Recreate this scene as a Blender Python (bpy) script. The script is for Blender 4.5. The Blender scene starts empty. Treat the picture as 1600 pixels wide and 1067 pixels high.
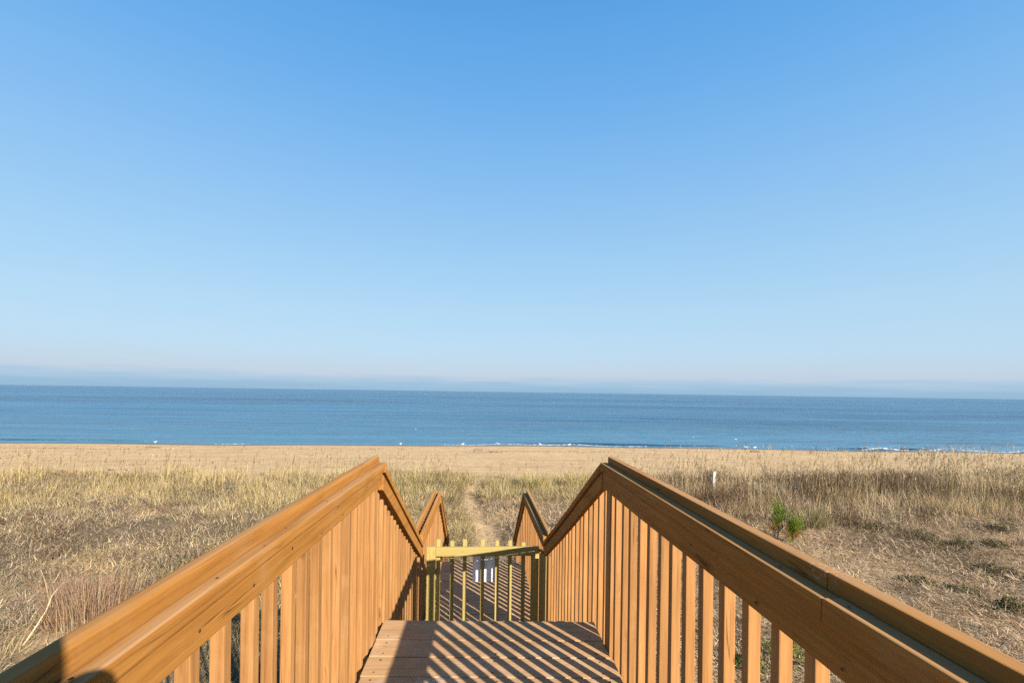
import bpy, bmesh, math, random
import numpy as np
from mathutils import Vector, Matrix

SC = bpy.context.scene
COL = SC.collection
R = random.Random(7)
NR = np.random.default_rng(11)
EXPO = 1.4
ALB = .78          # overall scale of the surface albedos against the exposure
EYE = 3.95            # eye height over the dune sand; sand near the stairs is z = 0
DECK = EYE - 1.56     # upper deck surface
LAND = EYE - 2.655    # landing surface
SEA = EYE - 5.5
SUN = Vector((1.11, -1.54, 1.0)).normalized()

# ------------------------------------------------------------------ helpers
def link(o):
    COL.objects.link(o)
    return o

def tag(o, label=None, cat=None, group=None, kind=None):
    if label: o['label'] = label
    if cat: o['category'] = cat
    if group: o['group'] = group
    if kind: o['kind'] = kind
    return o

def thing(name, label, cat, loc=(0, 0, 0), group=None):
    o = link(bpy.data.objects.new(name, None))
    o.location = loc
    o.empty_display_size = .1
    return tag(o, label, cat, group)

class Board:
    """collects boards, each with its own grain offset in the UV map"""
    def __init__(self):
        self.bm = bmesh.new()
        self.uv = self.bm.loops.layers.uv.new('UVMap')

    def add(self, p0, p1, side, up, bevel=.004, seg=1, wob=0., mat=0, slantv=None):
        """prism from p0 to p1 (centre line), full cross-section vectors side and up"""
        tb = bmesh.new()
        p0, p1, side, up = Vector(p0), Vector(p1), Vector(side), Vector(up)
        L = (p1 - p0).length
        d = (p1 - p0).normalized()
        rings = []
        ph = R.uniform(0, 9)
        for i in range(seg + 1):
            t = i / seg
            c = p0.lerp(p1, t)
            if wob:
                c = c + up.normalized() * wob * math.sin(ph + t * L * 2.1) + side.normalized() * wob * .7 * math.sin(ph * 2 + t * L * 3.3)
            rings.append([tb.verts.new(c + side * a + up * b) for a, b in ((-.5, -.5), (.5, -.5), (.5, .5), (-.5, .5))])
        long_edges = []
        for r0, r1 in zip(rings, rings[1:]):
            for k in range(4):
                tb.faces.new((r0[k], r0[(k + 1) % 4], r1[(k + 1) % 4], r1[k]))
        tb.faces.new(rings[0][::-1]); tb.faces.new(rings[-1])
        bmesh.ops.recalc_face_normals(tb, faces=tb.faces[:])
        if bevel:
            es = [e for e in tb.edges if e.calc_face_angle(0) > .6]
            bmesh.ops.bevel(tb, geom=es, offset=bevel, segments=2, profile=.6, affect='EDGES', clamp_overlap=True)
        uo, vo = R.uniform(0, 40), R.uniform(0, 40)
        sw, uw = side.length, up.length
        sn, un = side.normalized(), up.normalized()
        tb.normal_update()
        vm = {}
        for v in tb.verts: vm[v] = self.bm.verts.new(v.co)
        for f in tb.faces:
            nf = self.bm.faces.new([vm[v] for v in f.verts])
            nf.material_index = mat
            n = f.normal
            endcap = abs(n.dot(d)) > .85
            for lp in nf.loops:
                q = lp.vert.co - p0
                u = q.dot(d); a = q.dot(sn); b = q.dot(un)
                if endcap: lp[self.uv].uv = (uo + a * .6, vo + b)
                elif abs(n.dot(sn)) > abs(n.dot(un)): lp[self.uv].uv = (uo + u, vo + b + (0 if n.dot(sn) > 0 else 1.3))
                else: lp[self.uv].uv = (uo + u, vo + a + (2.6 if n.dot(un) > 0 else 3.9))
        tb.free()

    def disc(self, c, r, mat=1, n=8, nrm=(0, 0, 1)):
        c = Vector(c); nz = Vector(nrm); a = nz.orthogonal().normalized(); b = nz.cross(a)
        vs = [self.bm.verts.new(c + (a * math.cos(k * 2 * math.pi / n) + b * math.sin(k * 2 * math.pi / n)) * r * R.uniform(.8, 1.2)) for k in range(n)]
        f = self.bm.faces.new(vs); f.material_index = mat

    def build(self, name, mats, parent=None, label=None):
        me = bpy.data.meshes.new(name)
        if parent is not None:
            self.bm.transform(Matrix.Translation(-Vector(parent_world(parent))))
        self.bm.to_mesh(me); self.bm.free()
        if not isinstance(mats, (list, tuple)): mats = [mats]
        for m in mats: me.materials.append(m)
        o = link(bpy.data.objects.new(name, me))
        if parent is not None: o.parent = parent
        if label: o['label'] = label
        return o

def parent_world(p):
    v = Vector((0, 0, 0))
    while p is not None:
        v = v + Vector(p.location); p = p.parent
    return v

def mesh_obj(name, verts, faces, mat, parent=None, smooth=False, offset=True):
    me = bpy.data.meshes.new(name)
    off = parent_world(parent) if (parent is not None and offset) else Vector((0, 0, 0))
    me.from_pydata([Vector(v) - off for v in verts], [], faces)
    if mat: me.materials.append(mat)
    if smooth: me.polygons.foreach_set('use_smooth', [True] * len(me.polygons))
    o = link(bpy.data.objects.new(name, me))
    if parent is not None: o.parent = parent
    return o

# ------------------------------------------------------------------ materials
def mat(name):
    m = bpy.data.materials.new(name); m.use_nodes = True
    nt = m.node_tree; nt.nodes.clear()
    out = nt.nodes.new('ShaderNodeOutputMaterial')
    return m, nt, out

def N(nt, t, **kw):
    n = nt.nodes.new(t)
    for k, v in kw.items():
        if k.startswith('i_'):
            key = k[2:]
            n.inputs[int(key) if key.isdigit() else key].default_value = v
        else: setattr(n, k, v)
    return n

def math_n(nt, op, a, b=None, clamp=False):
    n = N(nt, 'ShaderNodeMath', operation=op, use_clamp=clamp)
    for i, v in enumerate((a, b)):
        if v is None: continue
        if isinstance(v, (int, float)): n.inputs[i].default_value = v
        else: nt.links.new(v, n.inputs[i])
    return n.outputs[0]

def ramp(nt, fac, stops):
    n = N(nt, 'ShaderNodeValToRGB')
    cr = n.color_ramp
    while len(cr.elements) < len(stops): cr.elements.new(.5)
    for e, (p, c) in zip(cr.elements, stops):
        e.position = p
        e.color = c if len(c) == 4 else (*c, 1)
    nt.links.new(fac, n.inputs[0])
    return n.outputs[0]

def mixc(nt, fac, a, b, mode='MIX'):
    n = N(nt, 'ShaderNodeMix', data_type='RGBA', blend_type=mode)
    for i, v in ((0, fac), (6, a), (7, b)):
        if isinstance(v, (int, float)): n.inputs[i].default_value = v
        elif isinstance(v, tuple): n.inputs[i].default_value = (*v, 1) if len(v) == 3 else v
        else: nt.links.new(v, n.inputs[i])
    return n.outputs[2]

def wood(name, base, dark, rough=.55, grain=.35, knots=.5, spots=0., vary=.16, bump=.35, splits=.75, spec=.22, bleach=0., wear=0., wearcol=(.4, .36, .3)):
    base, dark, wearcol = [tuple(q * ALB for q in c) for c in (base, dark, wearcol)]
    m, nt, out = mat(name)
    L = nt.links.new
    uv = N(nt, 'ShaderNodeUVMap').outputs[0]
    oi = N(nt, 'ShaderNodeObjectInfo').outputs['Random']
    off = N(nt, 'ShaderNodeCombineXYZ')
    L(math_n(nt, 'MULTIPLY', oi, 37.), off.inputs[0]); L(math_n(nt, 'MULTIPLY', oi, 91.), off.inputs[1])
    va = N(nt, 'ShaderNodeVectorMath', operation='ADD'); L(uv, va.inputs[0]); L(off.outputs[0], va.inputs[1])
    def scaled(sx, sy):
        mp = N(nt, 'ShaderNodeMapping'); mp.inputs['Scale'].default_value = (sx, sy, 1)
        L(va.outputs[0], mp.inputs[0]); return mp.outputs[0]
    n1 = N(nt, 'ShaderNodeTexNoise', i_Scale=1., i_Detail=5., i_Roughness=.6, i_Distortion=.6); L(scaled(2.2, 55), n1.inputs['Vector'])
    n2 = N(nt, 'ShaderNodeTexNoise', i_Scale=1., i_Detail=3., i_Roughness=.55); L(scaled(1.3, 9), n2.inputs['Vector'])
    n3 = N(nt, 'ShaderNodeTexNoise', i_Scale=1., i_Detail=6., i_Roughness=.7); L(scaled(9, 140), n3.inputs['Vector'])
    g = math_n(nt, 'ADD', math_n(nt, 'MULTIPLY', n1.outputs[0], .6), math_n(nt, 'MULTIPLY', n2.outputs[0], .4))
    fac = ramp(nt, g, [(.36, (0, 0, 0)), (.62, (1, 1, 1))])
    c = mixc(nt, fac, dark, base)
    c0 = mixc(nt, grain, base, c)
    # fine pores
    pores = ramp(nt, n3.outputs[0], [(.30, (.72, .68, .62)), (.46, (1, 1, 1))])
    c1 = mixc(nt, .7, c0, pores, 'MULTIPLY')
    # knots
    vo = N(nt, 'ShaderNodeTexVoronoi', i_Scale=1.); L(scaled(1.5, 5.5), vo.inputs['Vector'])
    kn = ramp(nt, vo.outputs['Distance'], [(.035, (1, 1, 1)), (.085, (0, 0, 0))])
    c2 = mixc(nt, math_n(nt, 'MULTIPLY', kn, knots), c1, tuple(x * .35 for x in dark))
    # long drying splits following the grain
    n4 = N(nt, 'ShaderNodeTexNoise', i_Scale=1., i_Detail=2., i_Roughness=.5, i_Distortion=.25); L(scaled(.9, 26), n4.inputs['Vector'])
    n5 = N(nt, 'ShaderNodeTexNoise', i_Scale=1., i_Detail=1.); L(scaled(2.6, 7), n5.inputs['Vector'])
    line = ramp(nt, math_n(nt, 'ABSOLUTE', math_n(nt, 'SUBTRACT', n4.outputs[0], .5)), [(.0, (1, 1, 1)), (.011, (0, 0, 0))])
    spl = math_n(nt, 'MULTIPLY', line, ramp(nt, n5.outputs[0], [(.55, (0, 0, 0)), (.64, (1, 1, 1))]))
    c2 = mixc(nt, math_n(nt, 'MULTIPLY', spl, splits), c2, tuple(x * .22 for x in dark))
    # per board tone
    tone = math_n(nt, 'ADD', math_n(nt, 'MULTIPLY', oi, vary), 1 - vary / 2)
    tn = N(nt, 'ShaderNodeCombineXYZ')
    for i in range(3): L(tone, tn.inputs[i])
    c3 = mixc(nt, 1., c2, tn.outputs[0], 'MULTIPLY')
    tc = N(nt, 'ShaderNodeNewGeometry').outputs['Position']
    if bleach:
        nz_ = N(nt, 'ShaderNodeSeparateXYZ'); L(N(nt, 'ShaderNodeNewGeometry').outputs['Normal'], nz_.inputs[0])
        w0 = N(nt, 'ShaderNodeTexNoise', i_Scale=1., i_Detail=4.); L(scaled(1.1, 12), w0.inputs['Vector'])
        bl = math_n(nt, 'MULTIPLY', ramp(nt, nz_.outputs[2], [(.45, (0, 0, 0)), (.9, (1, 1, 1))]), ramp(nt, w0.outputs[0], [(.36, (.25, .25, .25)), (.6, (1, 1, 1))]))
        c3 = mixc(nt, math_n(nt, 'MULTIPLY', bl, bleach), c3, tuple(q * ALB for q in (.47, .31, .185)))
    if wear:
        w1 = N(nt, 'ShaderNodeTexNoise', i_Scale=3.1, i_Detail=7., i_Roughness=.7); L(tc, w1.inputs['Vector'])
        wm = ramp(nt, w1.outputs[0], [(.54, (0, 0, 0)), (.70, (1, 1, 1))])
        c3 = mixc(nt, math_n(nt, 'MULTIPLY', wm, wear), c3, wearcol)
    if spots:
        s1 = N(nt, 'ShaderNodeTexNoise', i_Scale=1.7, i_Detail=2.); L(tc, s1.inputs['Vector'])
        s2 = N(nt, 'ShaderNodeTexNoise', i_Scale=60., i_Detail=4., i_Roughness=.65); L(tc, s2.inputs['Vector'])
        sm = math_n(nt, 'MULTIPLY', ramp(nt, s1.outputs[0], [(.66, (0, 0, 0)), (.72, (1, 1, 1))]), ramp(nt, s2.outputs[0], [(.56, (0, 0, 0)), (.63, (1, 1, 1))]))
        c3 = mixc(nt, math_n(nt, 'MULTIPLY', sm, spots), c3, (.52, .5, .47))
    p = N(nt, 'ShaderNodeBsdfPrincipled'); p.inputs['Roughness'].default_value = rough
    p.inputs['Specular IOR Level'].default_value = spec
    L(c3, p.inputs['Base Color'])
    bh = math_n(nt, 'ADD', math_n(nt, 'MULTIPLY', n1.outputs[0], .6), math_n(nt, 'MULTIPLY', n3.outputs[0], .4))
    b = N(nt, 'ShaderNodeBump', i_Strength=bump, i_Distance=.004); L(bh, b.inputs['Height']); L(b.outputs[0], p.inputs['Normal'])
    L(p.outputs[0], out.inputs[0])
    return m

M_STAIN = wood('stained_wood', (.42, .206, .070), (.235, .100, .030), knots=.65, vary=.30, bump=.5, grain=.75, wear=.28, wearcol=(.46, .27, .12))
M_RAIL = wood('stained_rail_wood', (.42, .188, .044), (.235, .094, .020), knots=.6, spots=.6, vary=.12, bleach=.4, bump=.5, rough=.75, spec=.06, grain=.75, wear=.32, wearcol=(.38, .22, .10))
M_DECK = wood('deck_wood', (.53, .312, .150), (.28, .155, .072), rough=.65, grain=.6, knots=.7, spots=.8, vary=.16, bump=.6, wear=.5, wearcol=(.60, .45, .30))
M_TREAT = wood('treated_pine', (.42, .32, .11), (.34, .25, .07), knots=.7, vary=.14, grain=.55)
M_POST = wood('bleached_wood', (.56, .51, .45), (.40, .35, .29), knots=.3, vary=.1)
M_PALE = wood('bleached_branch', (.36, .28, .19), (.24, .18, .12), knots=.4)
M_DRIFT = wood('driftwood_grey', (.20, .155, .11), (.10, .075, .05), knots=.6, grain=.8)

def plain(name, c, rough=.6, spec=.3, noise=.0, nscale=20):
    m, nt, out = mat(name)
    p = N(nt, 'ShaderNodeBsdfPrincipled'); p.inputs['Roughness'].default_value = rough
    p.inputs['Specular IOR Level'].default_value = spec
    if noise:
        t = N(nt, 'ShaderNodeTexCoord').outputs['Object']
        n = N(nt, 'ShaderNodeTexNoise', i_Scale=float(nscale), i_Detail=4.); nt.links.new(t, n.inputs['Vector'])
        f = ramp(nt, n.outputs[0], [(.35, (1 - noise,) * 3), (.65, (1 + noise,) * 3)])
        nt.links.new(mixc(nt, 1., c, f, 'MULTIPLY'), p.inputs['Base Color'])
    else: p.inputs['Base Color'].default_value = (*c, 1)
    nt.links.new(p.outputs[0], out.inputs[0])
    return m

M_NAIL = plain('nail_hole', (.035, .022, .014), .8)
M_SIGN = plain('white_sign_board', (.88, .90, .93), .45, noise=.04)
M_GULL = plain('white_feathers', (.58, .58, .57), .7, noise=.05)
M_GULLWING = plain('grey_feathers', (.36, .38, .41), .7, noise=.08)
M_BEAK = plain('yellow_beak', (.6, .38, .05), .5, noise=.05)
M_BRACKET = plain('dark_metal', (.03, .03, .03), .5, noise=.1)

def leafy(name, transl=.30):
    m, nt, out = mat(name)
    at = N(nt, 'ShaderNodeAttribute', attribute_name='Col')
    d = N(nt, 'ShaderNodeBsdfDiffuse'); t = N(nt, 'ShaderNodeBsdfTranslucent')
    mx = N(nt, 'ShaderNodeMixShader'); mx.inputs[0].default_value = transl
    L = nt.links.new
    L(at.outputs['Color'], d.inputs[0]); L(at.outputs['Color'], t.inputs[0])
    L(d.outputs[0], mx.inputs[1]); L(t.outputs[0], mx.inputs[2]); L(mx.outputs[0], out.inputs[0])
    return m
M_GRASS = leafy('dry_grass_blades', .28)
M_LEAF = leafy('green_needles', .22)

# ------------------------------------------------------------------ terrain
def hash2(ix, iy, s):
    h = (ix.astype(np.int64) * 374761393 + iy.astype(np.int64) * 668265263 + s * 982451653) & 0x7fffffff
    h = ((h ^ (h >> 13)) * 1274126177) & 0x7fffffff
    return ((h ^ (h >> 16)) & 0xffff) / 65535.

def vnoise(x, y, s=0):
    x = np.asarray(x, float); y = np.asarray(y, float)
    ix, iy = np.floor(x), np.floor(y); fx, fy = x - ix, y - iy
    fx = fx * fx * (3 - 2 * fx); fy = fy * fy * (3 - 2 * fy)
    a, b = hash2(ix, iy, s), hash2(ix + 1, iy, s); c, d = hash2(ix, iy + 1, s), hash2(ix + 1, iy + 1, s)
    return (a * (1 - fx) + b * fx) * (1 - fy) + (c * (1 - fx) + d * fx) * fy

def fbm(x, y, s=0, o=3):
    v, a, t = 0, .5, 0
    for k in range(o):
        v = v + a * vnoise(np.asarray(x) * 2 ** k, np.asarray(y) * 2 ** k, s + k * 17); t += a; a *= .5
    return v / t

def shore(x):
    x = np.asarray(x, float)
    return 48.35 - np.where(x > 0, .0010, .00022) * np.clip(x, -120, 90) ** 2 + .35 * np.sin(x * .11 + 1) + .22 * np.sin(x * .31)

def sstep(a, b, x):
    t = np.clip((x - a) / (b - a), 0, 1); return t * t * (3 - 2 * t)

def path_x(y):
    return -.20 + .30 * np.sin((y - 9.6) * .55)

def ground_z(x, y):
    x = np.asarray(x, float); y = np.asarray(y, float)
    dune = .34 * (fbm(x * .28 + 5, y * .28, 3) - .5) + .10 * (fbm(x * 1.1, y * 1.1, 9) - .5)
    pa = np.exp(-((x - path_x(y)) / .4) ** 2)
    dune = dune * (1 - .5 * pa) - .06 * pa + .05 * (vnoise(x * 3.6, y * 3.0, 13) - .5) * pa
    t = shore(x) - y
    beach = SEA + .046 * t + .03 * np.clip(t, -50, 3) + .05 * (fbm(x * .22, y * .5, 21) - .5) * sstep(1, 6, t)
    k = sstep(20.0, 25.5, y + 1.2 * (fbm(x * .2, y * 0, 31) - .5))
    return dune * (1 - k) + beach * k

def axis(spec):
    out = []
    for a, b, s in spec: out += list(np.arange(a, b, s))
    out.append(spec[-1][1]); return np.array(out)

def grid_obj(name, xs, ys, zf, m, smooth=True):
    X, Y = np.meshgrid(xs, ys); Z = zf(X, Y)
    v = np.stack([X, Y, Z], -1).reshape(-1, 3)
    nx, ny = len(xs), len(ys)
    i = (np.arange(ny - 1)[:, None] * nx + np.arange(nx - 1)[None, :]).ravel()
    f = np.stack([i, i + 1, i + nx + 1, i + nx], -1)
    me = bpy.data.meshes.new(name)
    fast_mesh(me, v, f)
    me.materials.append(m)
    me.polygons.foreach_set('use_smooth', np.full(len(f), smooth))
    return link(bpy.data.objects.new(name, me)), v

def fast_mesh(me, v, quads, tris=None):
    nq = len(quads); ntr = 0 if tris is None else len(tris)
    me.vertices.add(len(v)); me.vertices.foreach_set('co', np.asarray(v, np.float32).ravel())
    loops = quads.ravel() if ntr == 0 else np.concatenate([quads.ravel(), tris.ravel()])
    me.loops.add(len(loops)); me.loops.foreach_set('vertex_index', loops.astype(np.int32))
    ls = np.arange(nq) * 4
    if ntr: ls = np.concatenate([ls, nq * 4 + np.arange(ntr) * 3])
    me.polygons.add(nq + ntr); me.polygons.foreach_set('loop_start', ls.astype(np.int32))
    me.update(calc_edges=True)

# sand: dry, damp and wet by distance to the water line (stored as an attribute), litter tint in the dunes, darkened to paint shaded gaps between blades
def make_sand():
    m, nt, out = mat('beach_sand'); L = nt.links.new
    pos = N(nt, 'ShaderNodeNewGeometry').outputs['Position']
    n1 = N(nt, 'ShaderNodeTexNoise', i_Scale=1.3, i_Detail=6., i_Roughness=.6); L(pos, n1.inputs['Vector'])
    n2 = N(nt, 'ShaderNodeTexNoise', i_Scale=38., i_Detail=5., i_Roughness=.7); L(pos, n2.inputs['Vector'])
    mp = N(nt, 'ShaderNodeMapping'); mp.inputs['Scale'].default_value = (.12, 1.1, 1); L(pos, mp.inputs[0])
    n3 = N(nt, 'ShaderNodeTexNoise', i_Scale=1., i_Detail=5., i_Roughness=.6); L(mp.outputs[0], n3.inputs['Vector'])
    sand = mixc(nt, ramp(nt, n1.outputs[0], [(.35, (0, 0, 0)), (.68, (1, 1, 1))]), (.385, .250, .125), (.46, .325, .18))
    sand = mixc(nt, .55, sand, ramp(nt, n3.outputs[0], [(.34, (.74, .71, .68)), (.50, (.97, .97, .97)), (.62, (1.08, 1.08, 1.08))]), 'MULTIPLY')
    sand = mixc(nt, .5, sand, ramp(nt, n2.outputs[0], [(.3, (.72, .70, .66)), (.55, (1.05, 1.05, 1.05))]), 'MULTIPLY')
    litter_shade = mixc(nt, ramp(nt, n2.outputs[0], [(.38, (0, 0, 0)), (.66, (1, 1, 1))]), (.05, .034, .02), (.21, .145, .083))
    a1 = N(nt, 'ShaderNodeAttribute', attribute_name='litter'); a2 = N(nt, 'ShaderNodeAttribute', attribute_name='wet')
    c = mixc(nt, a1.outputs['Fac'], sand, litter_shade)
    c = mixc(nt, a2.outputs['Fac'], c, (.12, .088, .062))
    p = N(nt, 'ShaderNodeBsdfPrincipled'); L(c, p.inputs['Base Color'])
    L(math_n(nt, 'SUBTRACT', .95, math_n(nt, 'MULTIPLY', a2.outputs['Fac'], .5)), p.inputs['Roughness'])
    p.inputs['Specular IOR Level'].default_value = .2
    b = N(nt, 'ShaderNodeBump', i_Strength=.6, i_Distance=.03)
    L(math_n(nt, 'ADD', n2.outputs[0], math_n(nt, 'MULTIPLY', n1.outputs[0], 2.)), b.inputs['Height']); L(b.outputs[0], p.inputs['Normal'])
    L(p.outputs[0], out.inputs[0]); return m

xs = axis([(-400, -140, 20), (-140, -45, 2.5), (-45, 45, .3), (45, 140, 2.5), (140, 400.1, 20)])
ys = axis([(-40, 0, 4), (0, 30, .3), (30, 44, .7), (44, 52, .3), (52, 70.1, 6)])
ground, gv = grid_obj('sand_ground', xs, ys, ground_z, make_sand())
tag(ground, kind='structure')
gx, gy = gv[:, 0], gv[:, 1]
lit = (1 - sstep(19, 24.5, gy + 3 * (fbm(gx * .25, gy * .25, 41) - .5))) * (1 - .95 * np.exp(-((gx - path_x(gy)) / .33) ** 4))
lit = lit * (.35 + .65 * sstep(.38, .56, fbm(gx * .45, gy * .45, 51)))
tdist = shore(gx) - gy + .5 * (fbm(gx * .3, gy, 61) - .5)
for nm, val in (('litter', lit), ('wet', 1 - sstep(1.3, 3.6, tdist))):
    at = ground.data.attributes.new(nm, 'FLOAT', 'POINT'); at.data.foreach_set('value', val.astype(np.float32))

# ------------------------------------------------------------------ sea
def make_water():
    m, nt, out = mat('sea_water'); L = nt.links.new
    pos = N(nt, 'ShaderNodeNewGeometry').outputs['Position']
    def nz(sx, sy, det=4., rg=.55, dist=0.):
        mp = N(nt, 'ShaderNodeMapping'); mp.inputs['Scale'].default_value = (sx, sy, 1); L(pos, mp.inputs[0])
        n = N(nt, 'ShaderNodeTexNoise', i_Scale=1., i_Detail=det, i_Roughness=rg, i_Distortion=dist); L(mp.outputs[0], n.inputs['Vector']); return n.outputs[0]
    h = math_n(nt, 'ADD', math_n(nt, 'MULTIPLY', nz(.012, .055, 9., .56, .3), 7.), math_n(nt, 'MULTIPLY', nz(.22, 1.0, 5., .6, .4), .55))
    big = math_n(nt, 'ADD', math_n(nt, 'MULTIPLY', nz(.005, .026, 3., .5), .5), math_n(nt, 'MULTIPLY', nz(.03, .24, 6., .68, .6), .5))
    col = mixc(nt, ramp(nt, big, [(.40, (0, 0, 0)), (.50, (.5, .5, .5)), (.60, (1, 1, 1))]), (.001, .040, .098), (.026, .118, .208))  # light and dark streaks painted into the colour, standing in for ripple reflections
    sx_ = N(nt, 'ShaderNodeSeparateXYZ'); L(pos, sx_.inputs[0])
    shal = ramp(nt, math_n(nt, 'DIVIDE', math_n(nt, 'SUBTRACT', sx_.outputs[1], 44.), 60., True), [(0., (.75, .75, .75)), (.3, (.5, .5, .5)), (1., (0, 0, 0))])
    col = mixc(nt, shal, col, (.075, .185, .265))
    p = N(nt, 'ShaderNodeBsdfPrincipled'); L(col, p.inputs['Base Color'])
    p.inputs['Roughness'].default_value = .22; p.inputs['IOR'].default_value = 1.33; p.inputs['Specular IOR Level'].default_value = .17
    b = N(nt, 'ShaderNodeBump', i_Strength=1., i_Distance=1.); L(h, b.inputs['Height']); L(b.outputs[0], p.inputs['Normal'])
    L(p.outputs[0], out.inputs[0]); return m

def sea_z(x, y):
    t = y - shore(x)
    fade = (1 - sstep(60, 95, np.abs(x))) * (1 - sstep(75, 110, y))
    w = .035 * np.sin(y * 1.35 + .5 * np.sin(x * .12) + 3 * fbm(x * .06, y * .06, 5)) + .03 * np.sin(y * .72 + x * .06 + 4 * fbm(x * .05, y * .1, 6)) \
        + .05 * (fbm(x * .35, y * 1.2, 7) - .5)
    w = w * sstep(.2, 4, t)
    am = np.clip(fbm(x * .07, x * 0, 8) * 2.4 - .5, 0, 1)
    ridge = .17 * am * np.exp(-((t - 1.25 - .5 * np.sin(x * .09)) / .30) ** 2)
    am2 = np.clip(fbm(x * .05 + 9, x * 0, 18) * 2.2 - .7, 0, 1)
    ridge = ridge + .06 * am2 * np.exp(-((t - 5.2 - .8 * np.sin(x * .06)) / .6) ** 2)
    return SEA + fade * (w + ridge)
sx = axis([(-95, 95.01, .42)]); sy = axis([(43, 56, .16), (56, 75, .4), (75, 110.01, 1.0)])
sx[-1] = 95; sy[-1] = 110
X, Y = np.meshgrid(sx, sy)
v = np.stack([X, Y, sea_z(X, Y)], -1).reshape(-1, 3)
nx, ny = len(sx), len(sy)
i = (np.arange(ny - 1)[:, None] * nx + np.arange(nx - 1)[None, :]).ravel()
f = np.stack([i, i + 1, i + nx + 1, i + nx], -1)
FAR = 60000
ext = [(-FAR, 35, -95, 110), (95, 35, FAR, 110), (-FAR, 110, -95, FAR), (-95, 110, 95, FAR), (95, 110, FAR, FAR)]
ev, ef = [], []
for (a, b, c, d) in ext:
    k = len(v) + len(ev)
    ev += [(a, b, SEA), (c, b, SEA), (c, d, SEA), (a, d, SEA)]; ef.append((k, k + 1, k + 2, k + 3))
me = bpy.data.meshes.new('sea'); fast_mesh(me, np.vstack([v, ev]), np.vstack([f, ef])); me.materials.append(make_water())
me.polygons.foreach_set('use_smooth', np.full(len(me.polygons), True))
tag(link(bpy.data.objects.new('sea', me)), kind='structure')

# thin foam left by the last ripples at the water's edge
M_FOAM, nt, out = mat('sea_foam')
p = N(nt, 'ShaderNodeBsdfPrincipled', i_Roughness=.8); p.inputs['Base Color'].default_value = (.50, .53, .55, 1)
fn = N(nt, 'ShaderNodeTexNoise', i_Scale=3.5, i_Detail=5.); nt.links.new(N(nt, 'ShaderNodeNewGeometry').outputs['Position'], fn.inputs['Vector'])
nt.links.new(ramp(nt, fn.outputs[0], [(.40, (0, 0, 0)), (.58, (.85, .85, .85))]), p.inputs['Alpha'])
nt.links.new(p.outputs[0], out.inputs[0])
fv, ff = [], []
for (xa, xb, wd, off) in ((-4.5, 3, .25, .2), (3, 13, .5, .3), (13, 17, .2, .2), (-26, -23, .16, .2), (39, 62, .18, .4)):
    n = int((xb - xa) / .3); 
    for k in range(n + 1):
        x = xa + (xb - xa) * k / n
        w = wd * math.sin(math.pi * min(1, max(0, k / n))) ** .4 * (.45 + 1.1 * float(fbm(x * 1.1, 3, 71)))
        y = float(shore(x)) + off + .35 * math.sin(x * .8)
        for s in (0, 1):
            yy = y + w * s
            fv.append((x, yy, max(float(sea_z(x, yy)), float(ground_z(x, yy))) + .02 + .03 * s))
        if k: q = len(fv); ff.append((q - 4, q - 2, q - 1, q - 3))
foam = mesh_obj('foam_line', fv, ff, M_FOAM, smooth=True)
tag(foam, 'broken white line of foam along the water edge', 'foam', kind='stuff')

# ------------------------------------------------------------------ grass
class Blades:
    def __init__(self): self.v, self.q, self.t, self.c, self.n = [], [], [], [], 0
    def add(self, base, length, width, az, tilt, curve, col, segs=3, tipw=0.):
        """curved tapering ribbons; tilt = lean from vertical at the root, curve = extra lean along the length"""
        n = len(base)
        if n == 0: return
        length, width, az, tilt, curve = [np.broadcast_to(np.asarray(a, float), (n,)) for a in (length, width, az, tilt, curve)]
        base = np.asarray(base, float)
        rot = az + NR.uniform(-1.2, 1.2, n) + math.pi / 2
        wx, wy = np.cos(rot), np.sin(rot)
        cp = [base]; th = tilt.copy(); aza = az + 0
        for s in range(segs):
            thm = tilt + curve * (s + .5) / segs
            aza = az + NR.normal(0, .18, n) * s
            st = np.stack([np.sin(thm) * np.cos(aza), np.sin(thm) * np.sin(aza), np.cos(thm)], -1) * (length / segs)[:, None]
            cp.append(cp[-1] + st)
        m = 2 * segs + 1
        V = np.empty((n, m, 3))
        for s in range(segs):
            w = width * (1 - .75 * (s / segs) ** 1.5) * .5
            o = np.stack([wx * w, wy * w, np.zeros(n)], -1)
            V[:, 2 * s] = cp[s] - o; V[:, 2 * s + 1] = cp[s] + o
        V[:, 2 * segs] = cp[segs]
        b = self.n + np.arange(n) * m
        for s in range(segs - 1):
            self.q.append(np.stack([b + 2 * s, b + 2 * s + 1, b + 2 * s + 3, b + 2 * s + 2], -1))
        self.t.append(np.stack([b + 2 * segs - 2, b + 2 * segs - 1, b + 2 * segs], -1))
        self.v.append(V.reshape(-1, 3))
        self.c.append(np.repeat(np.asarray(col, np.float32), m, 0))
        self.n += n * m
    def build(self, name, m, parent=None):
        v = np.vstack(self.v); 
        if parent is not None: v = v - np.array(parent_world(parent))
        me = bpy.data.meshes.new(name)
        q = np.vstack(self.q) if self.q else np.zeros((0, 4), int)
        fast_mesh(me, v, q, np.vstack(self.t))
        a = me.attributes.new('Col', 'FLOAT_COLOR', 'POINT')
        c = np.vstack(self.c); c = np.concatenate([c, np.ones((len(c), 1), np.float32)], 1)
        a.data.foreach_set('color', c.astype(np.float32).ravel())
        me.materials.append(m)
        o = link(bpy.data.objects.new(name, me))
        if parent is not None: o.parent = parent
        return o

def pal(n, cols, weights, jit=.14):
    cols = np.array(cols); k = NR.choice(len(cols), n, p=np.array(weights) / np.sum(weights))
    c = cols[k] * (1 + NR.normal(0, jit, (n, 1))) * (1 + NR.normal(0, .03, (n, 3)))
    return np.clip(c * ALB, .01, .9)

def in_walk(x, y):
    return (np.abs(x) < .95) & (y < 9.6)

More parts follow.
